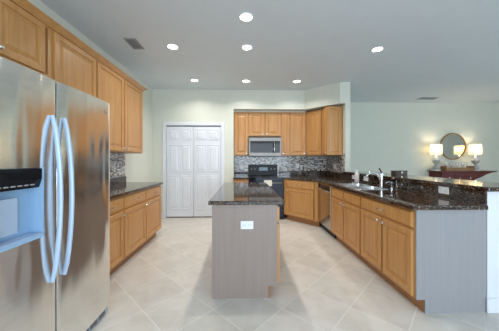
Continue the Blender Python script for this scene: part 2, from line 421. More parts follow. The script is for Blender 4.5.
# peninsula knee wall
KX0, KX1, KY0 = 2.068, 2.30, 1.872
struct('wall_knee', MB().box(KX0, KX1, KY0, 4.598, 0, 1.028), 'white')
baseboard('baseboard_knee', [(KX0 - .012, KX1 + .014, KY0 - .014, KY0, 0, .125), (KX1, KX1 + .014, KY0, 4.6, 0, .125)])

# backsplash tiles
struct('wall_backsplash_left', MB().box(X_L, X_L + .008, 2.0, 3.975, 1.017, 1.40), 'mosaic_y')
struct('wall_backsplash_back', MB().box(X_ALC, X_FIN0 - .008, Y_ALC - .008, Y_ALC, .92, 1.43), 'mosaic_x')
struct('wall_backsplash_right', MB().box(X_FIN0 - .008, X_FIN0, 4.62, Y_ALC - .008, 1.03, 1.43), 'mosaic_y')

# ---------------------------------------------------------------- cabinets
DOOR = [(0, .014), (.004, .020), (.052, .020), (.055, .008), (.066, .007), (.098, .017)]
DOOR_S = [(0, .012), (.004, .019), (.035, .019), (.039, .012), (.046, .011), (.062, .017)]
DRAW = [(0, .010), (.010, .018)]
def knob(parent, x, y, z):
    MB().lathe([(0, 0), (.006, 0), (.005, .012), (.014, .018), (.016, .024), (.012, .030), (0, .032)], (x, y, z), 14, 'Y').build('knob', 'nickel', parent)
def pull(parent, x, y, z, L=.10):
    pts = [(x - L / 2, y, z), (x - L / 2, y - .022, z), (x - L / 2 + .012, y - .028, z - .004), (x, y - .031, z - .006), (x + L / 2 - .012, y - .028, z - .004), (x + L / 2, y - .022, z), (x + L / 2, y, z)]
    MB().tube(pts, .0055, 8).build('pull', 'nickel', parent)
def door(t, x0, x1, z0, z1, kside=None, kz=None, y=0.0):
    p = DOOR if (x1 - x0) > .26 else DOOR_S
    d = MB().rings(x0, x1, z0, z1, p, y).build('door', 'maple', t)
    if kside:
        knob(d, x0 + .03 if kside == 'l' else x1 - .03, y - .018, kz)
    return d
def drawer(t, x0, x1, z0, z1, y=0.0, pull_on=True):
    d = MB().rings(x0, x1, z0, z1, DRAW, y).build('drawer', 'maple', t)
    if pull_on: pull(d, (x0 + x1) / 2, y - .017, (z0 + z1) / 2)
    return d
def face_frame(t, w, z0, z1, xs, zs, y=0.0, st=.04):
    """stiles at xs, rails at zs, 2 cm thick, front face at y (doors lie on it)"""
    mb = MB()
    for x in xs: mb.box(max(0, x - st / 2), min(w, x + st / 2), y, y + .02, z0, z1)
    for z in zs: mb.box(0, w, y + .0005, y + .02, max(z0, z - st / 2), min(z1, z + st / 2))
    return mb.build('face_frame', 'maple', t)
CT0, CT1 = 0.876, 0.914
def base_cabinet(label, loc, rz, w, doors, knobs, drawers=None, depth=.60, name='base_cabinet', group='maple base cabinets', false_front=False, toe=True, ctop=CT0 - .001):
    t = thing(name, label, 'cabinet', loc, rz, group)
    g = .0008
    MB().box(g, w - g, .02, depth, .114, ctop).build('carcass', 'maple', t)
    xs = [0.02, w - .02] + [w * i / doors for i in range(1, doors)]
    face_frame(t, w - g, .114, CT0 - .001, xs, [.134, .70, CT0 - .02])
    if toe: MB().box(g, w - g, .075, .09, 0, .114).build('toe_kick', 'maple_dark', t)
    nd = drawers if drawers is not None else doors
    for i in range(nd):
        drawer(t, w * i / nd + .016, w * (i + 1) / nd - .016, .712, .852, 0, not false_front)
    for i in range(doors):
        door(t, w * i / doors + .016, w * (i + 1) / doors - .016, .130, .690, knobs[i], .655)
    return t
def upper_cabinet(label, loc, rz, w, doors, knobs, z0, z1, depth=.31, group='maple wall cabinets', name='wall_cabinet', gap=.016, edge=None, low=.014):
    t = thing(name, label, 'cabinet', loc, rz, group)
    g = .0008
    MB().box(g, w - g, .02, depth, z0, z1).build('carcass', 'maple', t)
    face_frame(t, w - g, z0, z1, [0.02, w - .02] + [w * i / doors for i in range(1, doors)], [z0 + .02, z1 - .02])
    for i in range(doors):
        xa, xb = w * i / doors + gap, w * (i + 1) / doors - gap
        if edge and i == 0: xa = edge
        if edge and i == doors - 1: xb = w - edge
        door(t, xa, xb, z0 + low, z1 - .025, knobs[i], z0 + low + .04)
    return t
A90 = R(90)
# left run, base
XLB = -1.42
base_cabinet('maple base cabinet directly beside the refrigerator, mostly hidden by it', (XLB, 2.12, 0), A90, .615, 1, 'r', depth=.60)
base_cabinet('two-door maple base cabinet ending the counter beside the white pantry door', (XLB, 2.737, 0), A90, 1.235, 2, 'rl', depth=.60)
ct = thing('countertop', 'polished dark granite countertop running from the refrigerator towards the pantry', 'countertop', (0, 0, 0))
MB().box(X_L + .001, -1.385, 2.0, 4.0, CT0, CT1, .006, 2).build('slab', 'granite', ct)
MB().box(X_L + .001, X_L + .022, 2.0, 3.985, CT1, 1.016, .002).build('splash_strip', 'granite', ct)
# left run, uppers
XLU = -1.735; ZT = 2.495
upper_cabinet('tall single-door maple wall cabinet just past the refrigerator', (XLU, 2.12, 0), A90, .615, 1, 'r', 1.405, ZT, XLU - X_L - .002)
upper_cabinet('double-door maple wall cabinet over the left granite counter, at the end of its row', (XLU, 2.737, 0), A90, 1.235, 2, 'rl', 1.405, ZT, XLU - X_L - .002)
upper_cabinet('short two-door maple cabinet above the refrigerator', (XLU, 1.09, 0), A90, 1.028, 2, 'rl', 2.012, ZT, XLU - X_L - .002, edge=.085, low=.032)
# crown along the left uppers: stepped profile swept along y with a return
prof = [(.0015, 2.478), (.018, 2.478), (.022, 2.488), (.030, 2.492), (.036, 2.502), (.052, 2.516), (.060, 2.520), (.060, 2.532), (-.02, 2.532), (-.02, 2.4965), (.0015, 2.4965)]
b2 = bmesh.new()
a = [b2.verts.new((XLU + px, 1.07, pz)) for px, pz in prof]
c = [b2.verts.new((XLU + px, 3.974 + max(px, 0), pz)) for px, pz in prof]
e = [b2.verts.new((X_L + .002, 3.974 + max(px, 0), pz)) for px, pz in prof]
n = len(prof)
for i in range(n):
    j = (i + 1) % n
    b2.faces.new((a[i], a[j], c[j], c[i]))
    if i < n - 1 : 
        try: b2.faces.new((c[i], c[j], e[j], e[i]))
        except ValueError: pass
b2.faces.new(a[::-1])
bmesh.ops.recalc_face_normals(b2, faces=b2.faces)
struct('trim_2', MB().merge(b2), 'maple')

# back run uppers
YU = 5.32; UB, UT = 1.400, 2.42
upper_cabinet('narrow maple wall cabinet beside the microwave, tight against the alcove wall on the pantry side', (X_ALC + .004, YU, 0), 0, .334, 1, 'r', UB, UT, Y_ALC - YU - .012)
upper_cabinet('short two-door maple cabinet directly above the microwave', (.124, YU, 0), 0, .766, 2, 'rl', 1.850, UT, Y_ALC - YU - .012)
upper_cabinet('slim maple wall cabinet touching the microwave on the sink side', (.892, YU, 0), 0, .2, 1, 'l', UB, UT, Y_ALC - YU - .012)
upper_cabinet('single-door maple wall cabinet between the slim cabinet and the diagonal corner cabinet', (1.094, YU, 0), 0, .388, 1, 'r', UB, UT, Y_ALC - YU - .012)
# filler rail between cabinets and soffit
struct('trim_3', MB().box(X_ALC + .004, 1.48, YU + .012, YU + .03, UT + .0005, SOF - .001), 'wall')
# diagonal corner wall cabinet and the short one after it, whose panelled end faces the room
CA, CB = Vector((1.486, 5.32)), Vector((1.750, 4.985))
cL = (CB - CA).length; cang = math.atan2(CB.y - CA.y, CB.x - CA.x)
t = thing('corner_wall_cabinet', 'diagonal corner maple wall cabinet with a single tall door', 'cabinet', (CA.x, CA.y, 0), cang, 'maple wall cabinets')
P = lambda x, y: (Matrix.Rotation(-cang, 2) @ (Vector((x, y)) - CA))
poly = [P(1.488, 5.345), P(1.762, 4.987), P(2.080, 4.987), P(2.080, 5.638), P(1.488, 5.638)]
MB().prism([(q.x, q.y) for q in poly], UB, UT).build('carcass', 'maple', t)
MB().box(.002, .03, 0, .02, UB, UT).box(cL - .03, cL - .002, 0, .02, UB, UT).box(.03, cL - .03, .0005, .02, UB, UB + .04).box(.03, cL - .03, .0005, .02, UT - .04, UT).build('face_frame', 'maple', t)
door(t, .018, cL - .018, UB + .014, UT - .025, 'l', UB + .05)
t = upper_cabinet('short maple wall cabinet with raised end panel facing the room, at the fin wall', (1.750, 4.982, 0), -A90, .255, 1, 'r', UB, UT, .330)
mb = MB().rings(1.753, 2.078, UB + .002, UT - .002, [(0, .010), (.003, .014), (.045, .014), (.049, .008), (.058, .007), (.085, .012)], 4.7265)
mb.bm.transform(Matrix.Rotation(A90, 4, 'Z') @ Matrix.Translation((-1.750, -4.982, 0)))
mb.build('end_panel', 'maple', t)

# back run base
base_cabinet('narrow maple base cabinet beside the range, mostly hidden behind the island', (X_ALC + .004, 4.985, 0), 0, .334, 1, 'r', depth=.65)
ct = thing('countertop', 'short granite counter piece between the range and the alcove wall', 'countertop')
MB().box(X_ALC + .002, 0.120, 4.955, Y_ALC - .009, CT0, CT1, .005).build('slab', 'granite', ct)
MB().box(X_ALC + .002, .120, Y_ALC - .030, Y_ALC - .010, CT1, 1.03, .002).build('splash_strip', 'granite', ct)

# diagonal base cabinet
A, B = Vector((.896, 4.97)), Vector((1.436, 4.325))
dv = (B - A); L = dv.length; ang = math.atan2(dv.y, dv.x)
t = thing('corner_base_cabinet', 'diagonal maple base cabinet with one drawer in the corner between range and dishwasher', 'cabinet', (A.x, A.y, 0), ang, 'maple base cabinets')
Pi = lambda x, y: (Matrix.Rotation(-ang, 2) @ (Vector((x, y)) - A))
poly = [Pi(.912, 4.975), Pi(1.455, 4.325), Pi(1.99, 4.325), Pi(1.99, 5.63), Pi(.912, 5.63)]
MB().prism([(q.x, q.y) for q in poly], .114, CT0 - .001).build('carcass', 'maple', t)
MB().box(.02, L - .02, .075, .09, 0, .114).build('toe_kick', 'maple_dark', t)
MB().box(.0, .07, -.005, .012, .114, CT0 - .001).box(L - .075, L - .002, -.005, .012, .114, CT0 - .001).box(.07, L - .075, -.0045, .012, .114, .135).box(.07, L - .075, -.0045, .012, .69, .72).box(.07, L - .075, -.0045, .012, .845, CT0 - .001).build('face_frame', 'maple', t)
dr = drawer(t, .085, L - .09, .712, .852, -.005)
door(t, .085, L - .09, .130, .690, 'l', .655, -.005)

# dishwasher
t = thing('dishwasher', 'stainless steel dishwasher under the granite counter next to the sink cabinet', 'dishwasher', (1.450, 4.303, 0), -A90)
MB().box(.002, .604, .03, .57, .10, .868).build('body', 'dark_body', t)
dd = MB().box(.004, .602, -.018, .028, .13, .868, .006, 2).build('door', 'steel_dw', t)
MB().box(.03, .576, -.020, -.0165, .775, .858, .001).build('control_strip', 'black_gloss', dd)
MB().tube([(.06, -.018, .765), (.06, -.045, .765), (.08, -.055, .765), (.526, -.055, .765), (.546, -.045, .765), (.546, -.018, .765)], .009, 10).build('handle', 'steel_plain', dd)
MB().box(.004, .602, .06, .075, .005, .128).build('kick_plate', 'black', t)

# peninsula base run
base_cabinet('two-door maple sink cabinet with false drawer fronts beside the dishwasher', (1.455, 3.695, 0), -A90, .932, 2, 'rl', depth=.585, false_front=True, ctop=.695)
t = base_cabinet('wide maple base cabinet with one long drawer and pale panelled end at the peninsula tip', (1.455, 2.76, 0), -A90, .872, 2, 'rl', drawers=1, depth=.585)
# grey end panel with toe notch, faces the camera
mb = MB(); pl = [(.002, .114), (.077, .114), (.077, .0), (.611, .0), (.611, CT0 - .002), (.002, CT0 - .002)]
b2 = bmesh.new()
va = [b2.verts.new((.873, y, z)) for y, z in pl]; vb = [b2.verts.new((.885, y, z)) for y, z in pl]
b2.faces.new(va); b2.faces.new(vb[::-1])
for i in range(len(pl)): b2.faces.new((va[i], vb[i], vb[(i + 1) % len(pl)], va[(i + 1) % len(pl)]))
bmesh.ops.recalc_face_normals(b2, faces=b2.faces); mb.merge(b2)
mb.build('end_panel', 'veneer_pale', t, label='pale grey wood-grain end panel')

# peninsula + corner countertop with two sink cut-outs
ct = thing('countertop', 'long polished granite countertop with the sink, wrapping from the range along the peninsula', 'countertop')
def rrect(x0, x1, y0, y1, r=.05, n=5):
    out = []
    for cx, cy, a0 in ((x1 - r, y1 - r, 0), (x0 + r, y1 - r, 90), (x0 + r, y0 + r, 180), (x1 - r, y0 + r, 270)):
        for i in range(n + 1):
            a_ = R(a0 + 90 * i / n); out.append((cx + r * math.cos(a_), cy + r * math.sin(a_)))
    return out
BAS = [(1.50, 1.88, 2.86, 3.20), (1.50, 1.88, 3.25, 3.60)]
outer = [(.892, 4.945), (1.408, 4.315), (1.408, 1.845), (KX0 - .022, 1.845), (KX0 - .022, 4.597), (X_FIN0 - .01, 4.597), (X_FIN0 - .01, Y_ALC - .01), (.892, Y_ALC - .01)]
slab = MB().holed(outer, [rrect(*b) for b in BAS], CT0, CT1, .012).build('slab', 'granite', ct)
ks = MB().box(.894, X_FIN0 - .012, Y_ALC - .030, Y_ALC - .010, CT1 + .0005, 1.03, .002).box(X_FIN0 - .030, X_FIN0 - .010, 4.62, Y_ALC - .031, CT1 + .0005, 1.03, .002).build('granite_backsplash', 'granite'); tag(ks, 'dark granite strip running round the corner under the mosaic, beside the range', 'backsplash')
ks = MB().box(KX0 - .020, KX0 - .001, 1.872, 4.595, CT1 + .0005, 1.027, .001).build('granite_backsplash', 'granite'); tag(ks, 'dark red-brown granite strip facing the sink below the raised bar', 'backsplash')
bar = thing('bar_top', 'raised granite bar top capping the knee wall behind the sink', 'bar top')
MB().box(KX0 - .045, 2.57, 1.82, 4.595, 1.0285, 1.066, .008, 2).build('slab', 'granite', bar)

# sink
sk = thing('sink', 'double-bowl stainless steel sink set into the peninsula granite', 'sink', (0, 0, 0))
for (x0, x1, y0, y1) in BAS:
    b2 = bmesh.new(); loops = []
    for off, z in ((-.022, CT1 + .0008), (-.020, CT1 + .004), (.004, CT1 + .004), (.010, CT0 - .01), (.018, .72), (.05, .702)):
        loops.append([b2.verts.new((x, y, z)) for x, y in rrect(x0 + off, x1 - off, y0 + off, y1 - off, max(.03, .05 - off))])
    for a_, b_ in zip(loops, loops[1:]):
        for i in range(len(a_)): f = b2.faces.new((a_[i], a_[(i + 1) % len(a_)], b_[(i + 1) % len(a_)], b_[i])); f.smooth = True
    b2.faces.new(loops[-1])
    bw = MB().merge(b2).build('basin', 'steel_plain', sk)
    MB().lathe([(0, .702), (.035, .702), (.04, .7005)], ((x0 + x1) / 2, (y0 + y1) / 2, 0), 18).build('drain', 'chrome', bw)
# faucet
fx, fy = 1.945, 3.15
t = thing('faucet', 'chrome single-lever kitchen faucet arching over the sink', 'faucet', (fx, fy, CT1 + .0005))
MB().lathe([(0, 0), (.030, 0), (.030, .006), (.022, .014), (.020, .09), (.022, .16), (.021, .185), (.012, .198), (0, .20)], (0, 0, 0), 20).build('body', 'chrome', t)
sp = [(-.01, 0, .10), (-.035, 0, .15), (-.075, 0, .185), (-.12, 0, .198), (-.165, 0, .19), (-.20, 0, .168), (-.215, 0, .14)]
MB().tube(sp, [.016, .015, .014, .0135, .0135, .014, .015], 12, ref=(0, 1, 0)).build('spout', 'chrome', t)
MB().tube([(0, 0, .195), (-.015, -.01, .225), (-.045, -.02, .262)], [.010, .008, .010], 10).build('lever', 'black', t)
t = thing('soap_dispenser', 'small chrome soap pump standing beside the faucet', 'soap dispenser', (1.945, 2.93, CT1))
MB().lathe([(0, 0), (.020, 0), (.020, .006), (.011, .012), (.011, .07), (.014, .075), (.014, .092), (0, .096)], (0, 0, 0), 16).build('post', 'chrome', t)
MB().tube([(0, 0, .085), (-.03, 0, .092), (-.06, 0, .088), (-.078, 0, .074)], .006, 8, ref=(0, 1, 0)).build('nozzle', 'chrome', t)
t = thing('soap_bottle', 'pale plastic bottle standing between two outlets by the sink', 'bottle', (1.965, 3.88, CT1))
MB().lathe([(0, 0), (.036, 0), (.039, .006), (.038, .14), (.030, .16), (.013, .17), (.013, .178), (0, .178)], (0, 0, 0), 20).build('bottle_body', 'soap', t)
MB().lathe([(0, .1785), (.015, .1785), (.015, .19), (.005, .192), (.005, .198), (.013, .2), (.013, .207), (0, .208)], (0, 0, 0), 14).tube([(0, 0, .203), (-.035, 0, .202), (-.042, 0, .195)], .005, 8, ref=(0, 1, 0)).build('pump', 'plate', t)
t = thing('box', 'small dark brown wooden box standing on the raised granite bar', 'box', (2.45, 3.51, 1.0665), R(5))
MB().box(-.10, .10, -.05, .05, 0, .042, .003).build('box_body', 'dark_wood', t)
MB().box(-.104, .104, -.054, .054, .0425, .062, .004).build('lid', 'dark_wood', t)
MB().box(-.010, .010, -.058, -.0545, .02, .052, .001).build('clasp', 'nickel', t)

# outlets
def outlet(label, loc, rz, horiz=True, w=.118, h=.075):
    t = thing('outlet_plate', label, 'outlet', loc, rz, 'white outlet plates')
    if not horiz: w, h = h, w
    MB().rings(-w / 2, w / 2, -h / 2, h / 2, [(0, .003), (.004, .006)]).build('plate', 'plate', t)
    for s in (-1, 1):
        mb = MB()
        if w > h: mb.rings(s * .0285 - .018, s * .0285 + .018, -.016, .016, [(0, .001), (.002, .003)], -.0055)
        else: mb.rings(-.016, .016, s * .0285 - .018, s * .0285 + .018, [(0, .001), (.002, .003)], -.0055)
        mb.build('receptacle', 'slot', t)
    return t
SX = KX0 - .0205
outlet('white outlet plate on the granite behind the counter, closest to the peninsula tip', (SX, 2.27, .984), -A90)
outlet('white outlet plate just behind the faucet spout', (SX, 3.74, .984), -A90, True, .14)
outlet('white outlet plate on the granite strip left of the pale bottle', (SX, 4.15, .982), -A90, True, .14)
outlet('white outlet plate on the mosaic between range and alcove wall', (-.03, Y_ALC - .0085, 1.14), 0, False)
outlet('white outlet plate on the mosaic to the sink side of the range', (1.36, Y_ALC - .0085, 1.16), 0, False)
outlet('wide white switch plate on the mosaic under the diagonal corner cabinet', (X_FIN0 - .0085, 5.12, 1.155), -A90, True, .165, .115)

# ---------------------------------------------------------------- island
IX0, IX1, IY0, IY1 = -.288, .323, 2.13, 3.84
t = thing('kitchen_island', 'island with greige end panel and dark polished granite top in the middle of the floor', 'kitchen island', (0, 0, 0))
mb = MB()
pl = [(IX0, 0), (IX1 - .072, 0), (IX1 - .072, .114), (IX1, .114), (IX1, CT0 - .001), (IX0, CT0 - .001)]
mb.prism_xz(pl, IY0, IY0 + .018); mb.build('end_panel', 'veneer', t)
MB().prism_xz(pl, IY1 - .018, IY1).build('end_panel', 'veneer', t)
MB().box(IX0, IX0 + .018, IY0 + .0185, IY1 - .0185, 0, CT0 - .001).build('back_panel', 'veneer', t)
MB().box(IX0 + .019, IX1 - .001, IY0 + .0185, IY1 - .0185, .114, CT0 - .001).build('carcass', 'maple', t)
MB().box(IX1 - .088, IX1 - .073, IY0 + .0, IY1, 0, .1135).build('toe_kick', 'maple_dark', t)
nd = 4; ww = (IY1 - IY0 - .004) / nd
def child_frame(parent, loc, rz):
    return Matrix.Translation(loc) @ Matrix.Rotation(rz, 4, 'Z')
for i in range(nd):
    fr = child_frame(t, (IX1 + .0005, IY0 + .002 + i * ww, 0), A90)
    mb = MB().rings(.012, ww - .012, .130, .690, [(0, .014), (.004, .024), (.052, .024), (.057, .016), (.068, .015), (.098, .022)]); mb.bm.transform(fr); d = mb.build('door', 'maple', t)
    mb = MB().lathe([(0, 0), (.006, 0), (.005, .012), (.014, .018), (.014, .022), (0, .026)], (ww - .045 if i % 2 == 0 else .045, -.023, .655), 12, 'Y'); mb.bm.transform(fr); mb.build('knob', 'nickel', d)
    mb = MB().rings(.012, ww - .012, .712, .852, [(0, .014), (.010, .024)]); mb.bm.transform(fr); d = mb.build('drawer', 'maple', t)
MB().box(IX0 - .032, IX1 + .064, IY0 - .028, IY1 + .03, CT0, CT1, .007, 2).build('countertop', 'granite', t)
outlet('white outlet plate on the end panel of the island', (.037, IY0 - .0005, .684), 0, True)

# ---------------------------------------------------------------- range
RX0, RX1, RY0 = .130, .888, 4.955
t = thing('range', 'black glass electric range with oven, set into the back counter', 'range', (RX0, RY0, 0))
W = RX1 - RX0
MB().box(.002, W - .002, .03, .66, .03, .90).build('body', 'black', t)
MB().box(.0, W, -.01, .58, .9005, .918, .005, 2).build('cooktop', 'black_gloss', t)
od = MB().box(.006, W - .006, -.016, .028, .24, .865, .006, 2).build('oven_door', 'black_blue_reflect', t)
MB().box(.12, W - .12, -.0185, -.0155, .36, .70, .001).build('oven_window', 'black_gloss', od)
MB().tube([(.05, -.016, .80), (.05, -.05, .80), (.07, -.058, .80), (W - .07, -.058, .80), (W - .05, -.05, .80), (W - .05, -.016, .80)], .011, 10).build('oven_handle', 'steel_mid', od)
MB().box(.0, W, -.012, .02, .868, .897, .003).build('front_trim', 'black_gloss', t)
MB().box(.006, W - .006, -.014, .028, .04, .232, .005, 2).build('storage_drawer', 'black_blue_reflect', t)
bgd = MB().box(.0, W - .05, .585, .660, .9185, 1.185, .008, 2).build('backguard', 'black', t)
MB().box(.26, .47, .581, .586, 1.04, 1.12, .001).build('display', 'display', bgd)
for kx in (.075, .16, .55, .64):
    MB().lathe([(0, 0), (.026, 0), (.024, .018), (.018, .024), (0, .024)], (kx, .585, 1.08), 16, 'Y').build('knob', 'grey_plastic', bgd)
for bx, by, br in ((.2, .15, .10), (.56, .15, .08), (.2, .42, .08), (.56, .42, .10)):
    MB().lathe([(br - .004, .9182), (br - .004, .9188), (br, .9188), (br, .9182)], (bx, by, 0), 32).build('burner_ring', 'grey_plastic', t)
card = MB().box(.0, .17, -.001, .001, .0, .13).build('paper_card', 'paper'); card.location = (RX0 + .32, RY0 - .072, .735)
tag(card, 'cream paper card hanging on the oven handle', 'card')

# microwave
MX0, MY0, MZ0, MZ1 = .134, 5.20, 1.390, 1.812
t = thing('microwave', 'stainless over-the-range microwave between the maple wall cabinets', 'microwave', (MX0, MY0, MZ0))
W = .744; H = MZ1 - MZ0
MB().box(0, W, .022, Y_ALC - MY0 - .012, 0, H).build('body', 'grey_plastic', t)
fr = MB()
fr.box(0, W, 0, .021, 0, .075, .003).box(0, W, 0, .021, H - .085, H, .003).box(0, .03, .0005, .021, .075, H - .085).box(W - .03, W, .0005, .021, .075, H - .085)
dr = fr.build('door_frame', 'steel_mid', t)
MB().box(.031, .555, .006, .021, .0755, H - .0855).build('window', 'black_gloss', dr)
MB().box(.605, W - .031, .006, .021, .0755, H - .0855).build('control_panel', 'black_gloss', t)
MB().box(.556, .604, .004, .021, .0755, H - .0855).build('door_stile', 'black', t)
MB().tube([(.582, .004, .09), (.582, -.03, .10), (.582, -.036, .13), (.582, -.036, H - .14), (.582, -.03, H - .11), (.582, .004, H - .10)], .010, 10).build('handle', 'chrome', t)
MB().box(.02, W - .02, .03, .35, -.006, -.0005).build('vent_grille', 'black', t)

# ---------------------------------------------------------------- refrigerator (faces +x)
FY0, FY1, FXF = 0.985, 1.971, -1.13
FW = FY1 - FY0; GAP = 1.415 - FY0
t = thing('refrigerator', 'large stainless side-by-side refrigerator with ice dispenser against the left wall', 'refrigerator', (FXF, FY0, 0), A90)
MB().box(.004, FW - .004, .075, .86, .02, 1.755, .004).build('body', 'dark_body', t)
def bowed(mb, x0, x1, z0, z1, dx0, dx1, n=10, bow=.014, thick=.07, rl=True, rr=True):
    """door slice: front bows out between dx0..dx1 (door edges)"""
    def fy(x):
        u = (x - dx0) / (dx1 - dx0) * 2 - 1
        e = max(0, abs(u) - .96) / .04
        return -(bow * (1 - u * u)) + .003 * e * e
    ts = sorted(set([x0 + (x1 - x0) * i / n for i in range(n + 1)] + [q for q in (dx0 + .004, dx0 + .012, dx1 - .004, dx1 - .012) if x0 < q < x1]))
    front = [(x, fy(x)) for x in ts]
    b2 = bmesh.new()
    poly = front + [(x1, thick), (x0, thick)]
    lo = [b2.verts.new((x, y, z0)) for x, y in poly]; hi = [b2.verts.new((x, y, z1)) for x, y in poly]
    m_ = len(poly); b2.faces.new(lo[::-1]); b2.faces.new(hi)
    for i in range(m_):
        f = b2.faces.new((lo[i], lo[(i + 1) % m_], hi[(i + 1) % m_], hi[i])); f.smooth = i < len(front) - 1
    bmesh.ops.recalc_face_normals(b2, faces=b2.faces)
    mb.merge(b2)
FZ0, FZ1 = .078, 1.768
DZ0, DZ1, DA, DB = .865, 1.247, .055, 1.312 - FY0      # dispenser opening
g = GAP - .004
mb = MB(); bowed(mb, 0, g, FZ0, DZ0, 0, g); bowed(mb, 0, g, DZ1, FZ1, 0, g); bowed(mb, 0, DA, DZ0, DZ1, 0, g, 3); bowed(mb, DB, g, DZ0, DZ1, 0, g, 4)
fz = mb.build('freezer_door', 'steel', t)
mb = MB(); bowed(mb, GAP + .004, FW, FZ0, FZ1, GAP + .004, FW, 16)
fd = mb.build('fridge_door', 'steel', t)
# dispenser
dp = MB().box(DA, DA + .010, -.014, .062, DZ0, DZ1).box(DB - .010, DB, -.014, .062, DZ0, DZ1).box(DA + .01, DB - .01, .055, .065, DZ0, DZ1).box(DA + .01, DB - .01, -.022, .055, DZ0, DZ0 + .018).build('dispenser_recess', 'film_blue', fz)
pc = [(-.012, DZ1 - .004), (-.012, DZ1 - .06), (.004, DZ1 - .108), (.05, DZ1 - .108), (.05, DZ1 - .004)]
b2 = bmesh.new()
va = [b2.verts.new((DA + .011, y, z)) for y, z in pc]; vb = [b2.verts.new((DB - .011, y, z)) for y, z in pc]
b2.faces.new(va); b2.faces.new(vb[::-1])
for i in range(len(pc)): b2.faces.new((va[i], vb[i], vb[(i + 1) % len(pc)], va[(i + 1) % len(pc)]))
bmesh.ops.recalc_face_normals(b2, faces=b2.faces)
cp = MB().merge(b2).build('control_panel', 'black_gloss', dp)
mb = MB()
for k in range(6): mb.box(DA + .03 + k * .034, DA + .052 + k * .034, -.006, .002, DZ1 - .092, DZ1 - .086)
mb.build('button_row', 'ice_print', cp)
MB().box(DA + .06, DA + .16, .020, .030, DZ0 + .05, DZ1 - .150, .004).build('paddle', 'film_silver', dp)
mb = MB().box(DA + .015, DB - .015, -.018, .05, DZ0 + .0185, DZ0 + .024)
mb.build('drip_tray', 'film_silver', dp)
# handles
def fhandle(x, parent, zt, zb, lean):
    pts = []
    for i in range(15):
        u = i / 14; z = zt + (zb - zt) * u
        s = math.sin(math.pi * u)
        pts.append((x + lean * s * .0, -.012 - .046 * s ** .7, z))
    MB().tube(pts, [.0145 if 0 < i < 14 else .012 for i in range(15)], 12, flat=.75, ref=(1, 0, 0)).build('handle', 'film_silver', parent, label='bowed pale blue-silver handle')
fhandle(g - .040, fz, 1.55, .575, 1); fhandle(GAP + .045, fd, 1.55, .575, -1)
MB().box(.01, FW - .012, .010, .06, .008, .070, .004).build('base_grille', 'grille', t)
mb = MB()
for k in range(9): mb.box(.05 + k * .1, .13 + k * .1, .0075, .014, .022, .055)
mb.build('grille_slots', 'dark_body', t)
mb = MB()
bx = FW - .135
for k, (dz, ln) in enumerate(((.0, .085), (.012, .03))): mb.box(bx + k * .03, bx + k * .03 + ln, -.0085, -.003, 1.672 + dz, 1.680 + dz)
mb.build('badge', 'grey_plastic', fd)

# ---------------------------------------------------------------- living side: sideboard, mirror, lamps, tray
SY0 = 5.75; ST = 1.015
t = thing('sideboard', 'dark red mahogany sideboard with flared top under the round mirror', 'sideboard')
MB().prism_xz([(5.09, ST - .012), (5.09, ST), (6.60, ST), (6.60, ST - .012), (6.52, ST - .035), (5.12, ST - .035)], SY0 - .02, Y_FAR - .02).build('top', 'mahogany', t)
MB().prism_xz([(5.15, ST - .036), (5.15, .06), (6.02, .06), (6.02, .79), (6.08, .815), (6.18, .85), (6.28, .90), (6.34, .93), (6.44, .96), (6.50, ST - .036)], SY0, Y_FAR - .02).build('cabinet_body', 'mahogany', t)
for k in range(3):
    d = MB().rings(5.18 + k * .280, 5.44 + k * .280, .12, .72, [(0, .01), (.004, .016), (.05, .016), (.055, .009), (.08, .013)], SY0).build('door', 'mahogany', t)
    knob(d, 5.41 + k * .28, SY0 - .015, .45)
    d = MB().rings(5.18 + k * .280, 5.44 + k * .280, .745, .93, [(0, .008), (.006, .014)], SY0).build('drawer', 'mahogany', t)
    knob(d, 5.31 + k * .28, SY0 - .013, .84)
MB().box(5.13, 6.04, SY0 - .01, Y_FAR - .02, 0.0, .06, .004).build('plinth', 'mahogany', t)

def torus_y(mb, c, Rr, r, seg=48, sg=12):
    b2 = bmesh.new(); rows = []
    for i in range(seg):
        a_ = 2 * math.pi * i / seg
        rows.append([b2.verts.new(((Rr + r * math.cos(2 * math.pi * k / sg)) * math.cos(a_), r * math.sin(2 * math.pi * k / sg), (Rr + r * math.cos(2 * math.pi * k / sg)) * math.sin(a_))) for k in range(sg)])
    for i in range(seg):
        for k in range(sg):
            f = b2.faces.new((rows[i][k], rows[(i + 1) % seg][k], rows[(i + 1) % seg][(k + 1) % sg], rows[i][(k + 1) % sg])); f.smooth = True
    bmesh.ops.recalc_face_normals(b2, faces=b2.faces)
    return mb.merge(b2, Matrix.Translation(c))
t = thing('round_mirror', 'round mirror in a thin gold-brown frame on the far wall', 'mirror', (5.835, Y_FAR, 1.68))
torus_y(MB(), (0, -.018, 0), .355, .017).build('frame', 'brass', t)
MB().lathe([(0, .016), (.345, .016), (.345, .002), (0, .002)], (0, 0, 0), 48, 'Y').build('mirror_glass', 'mirror', t)

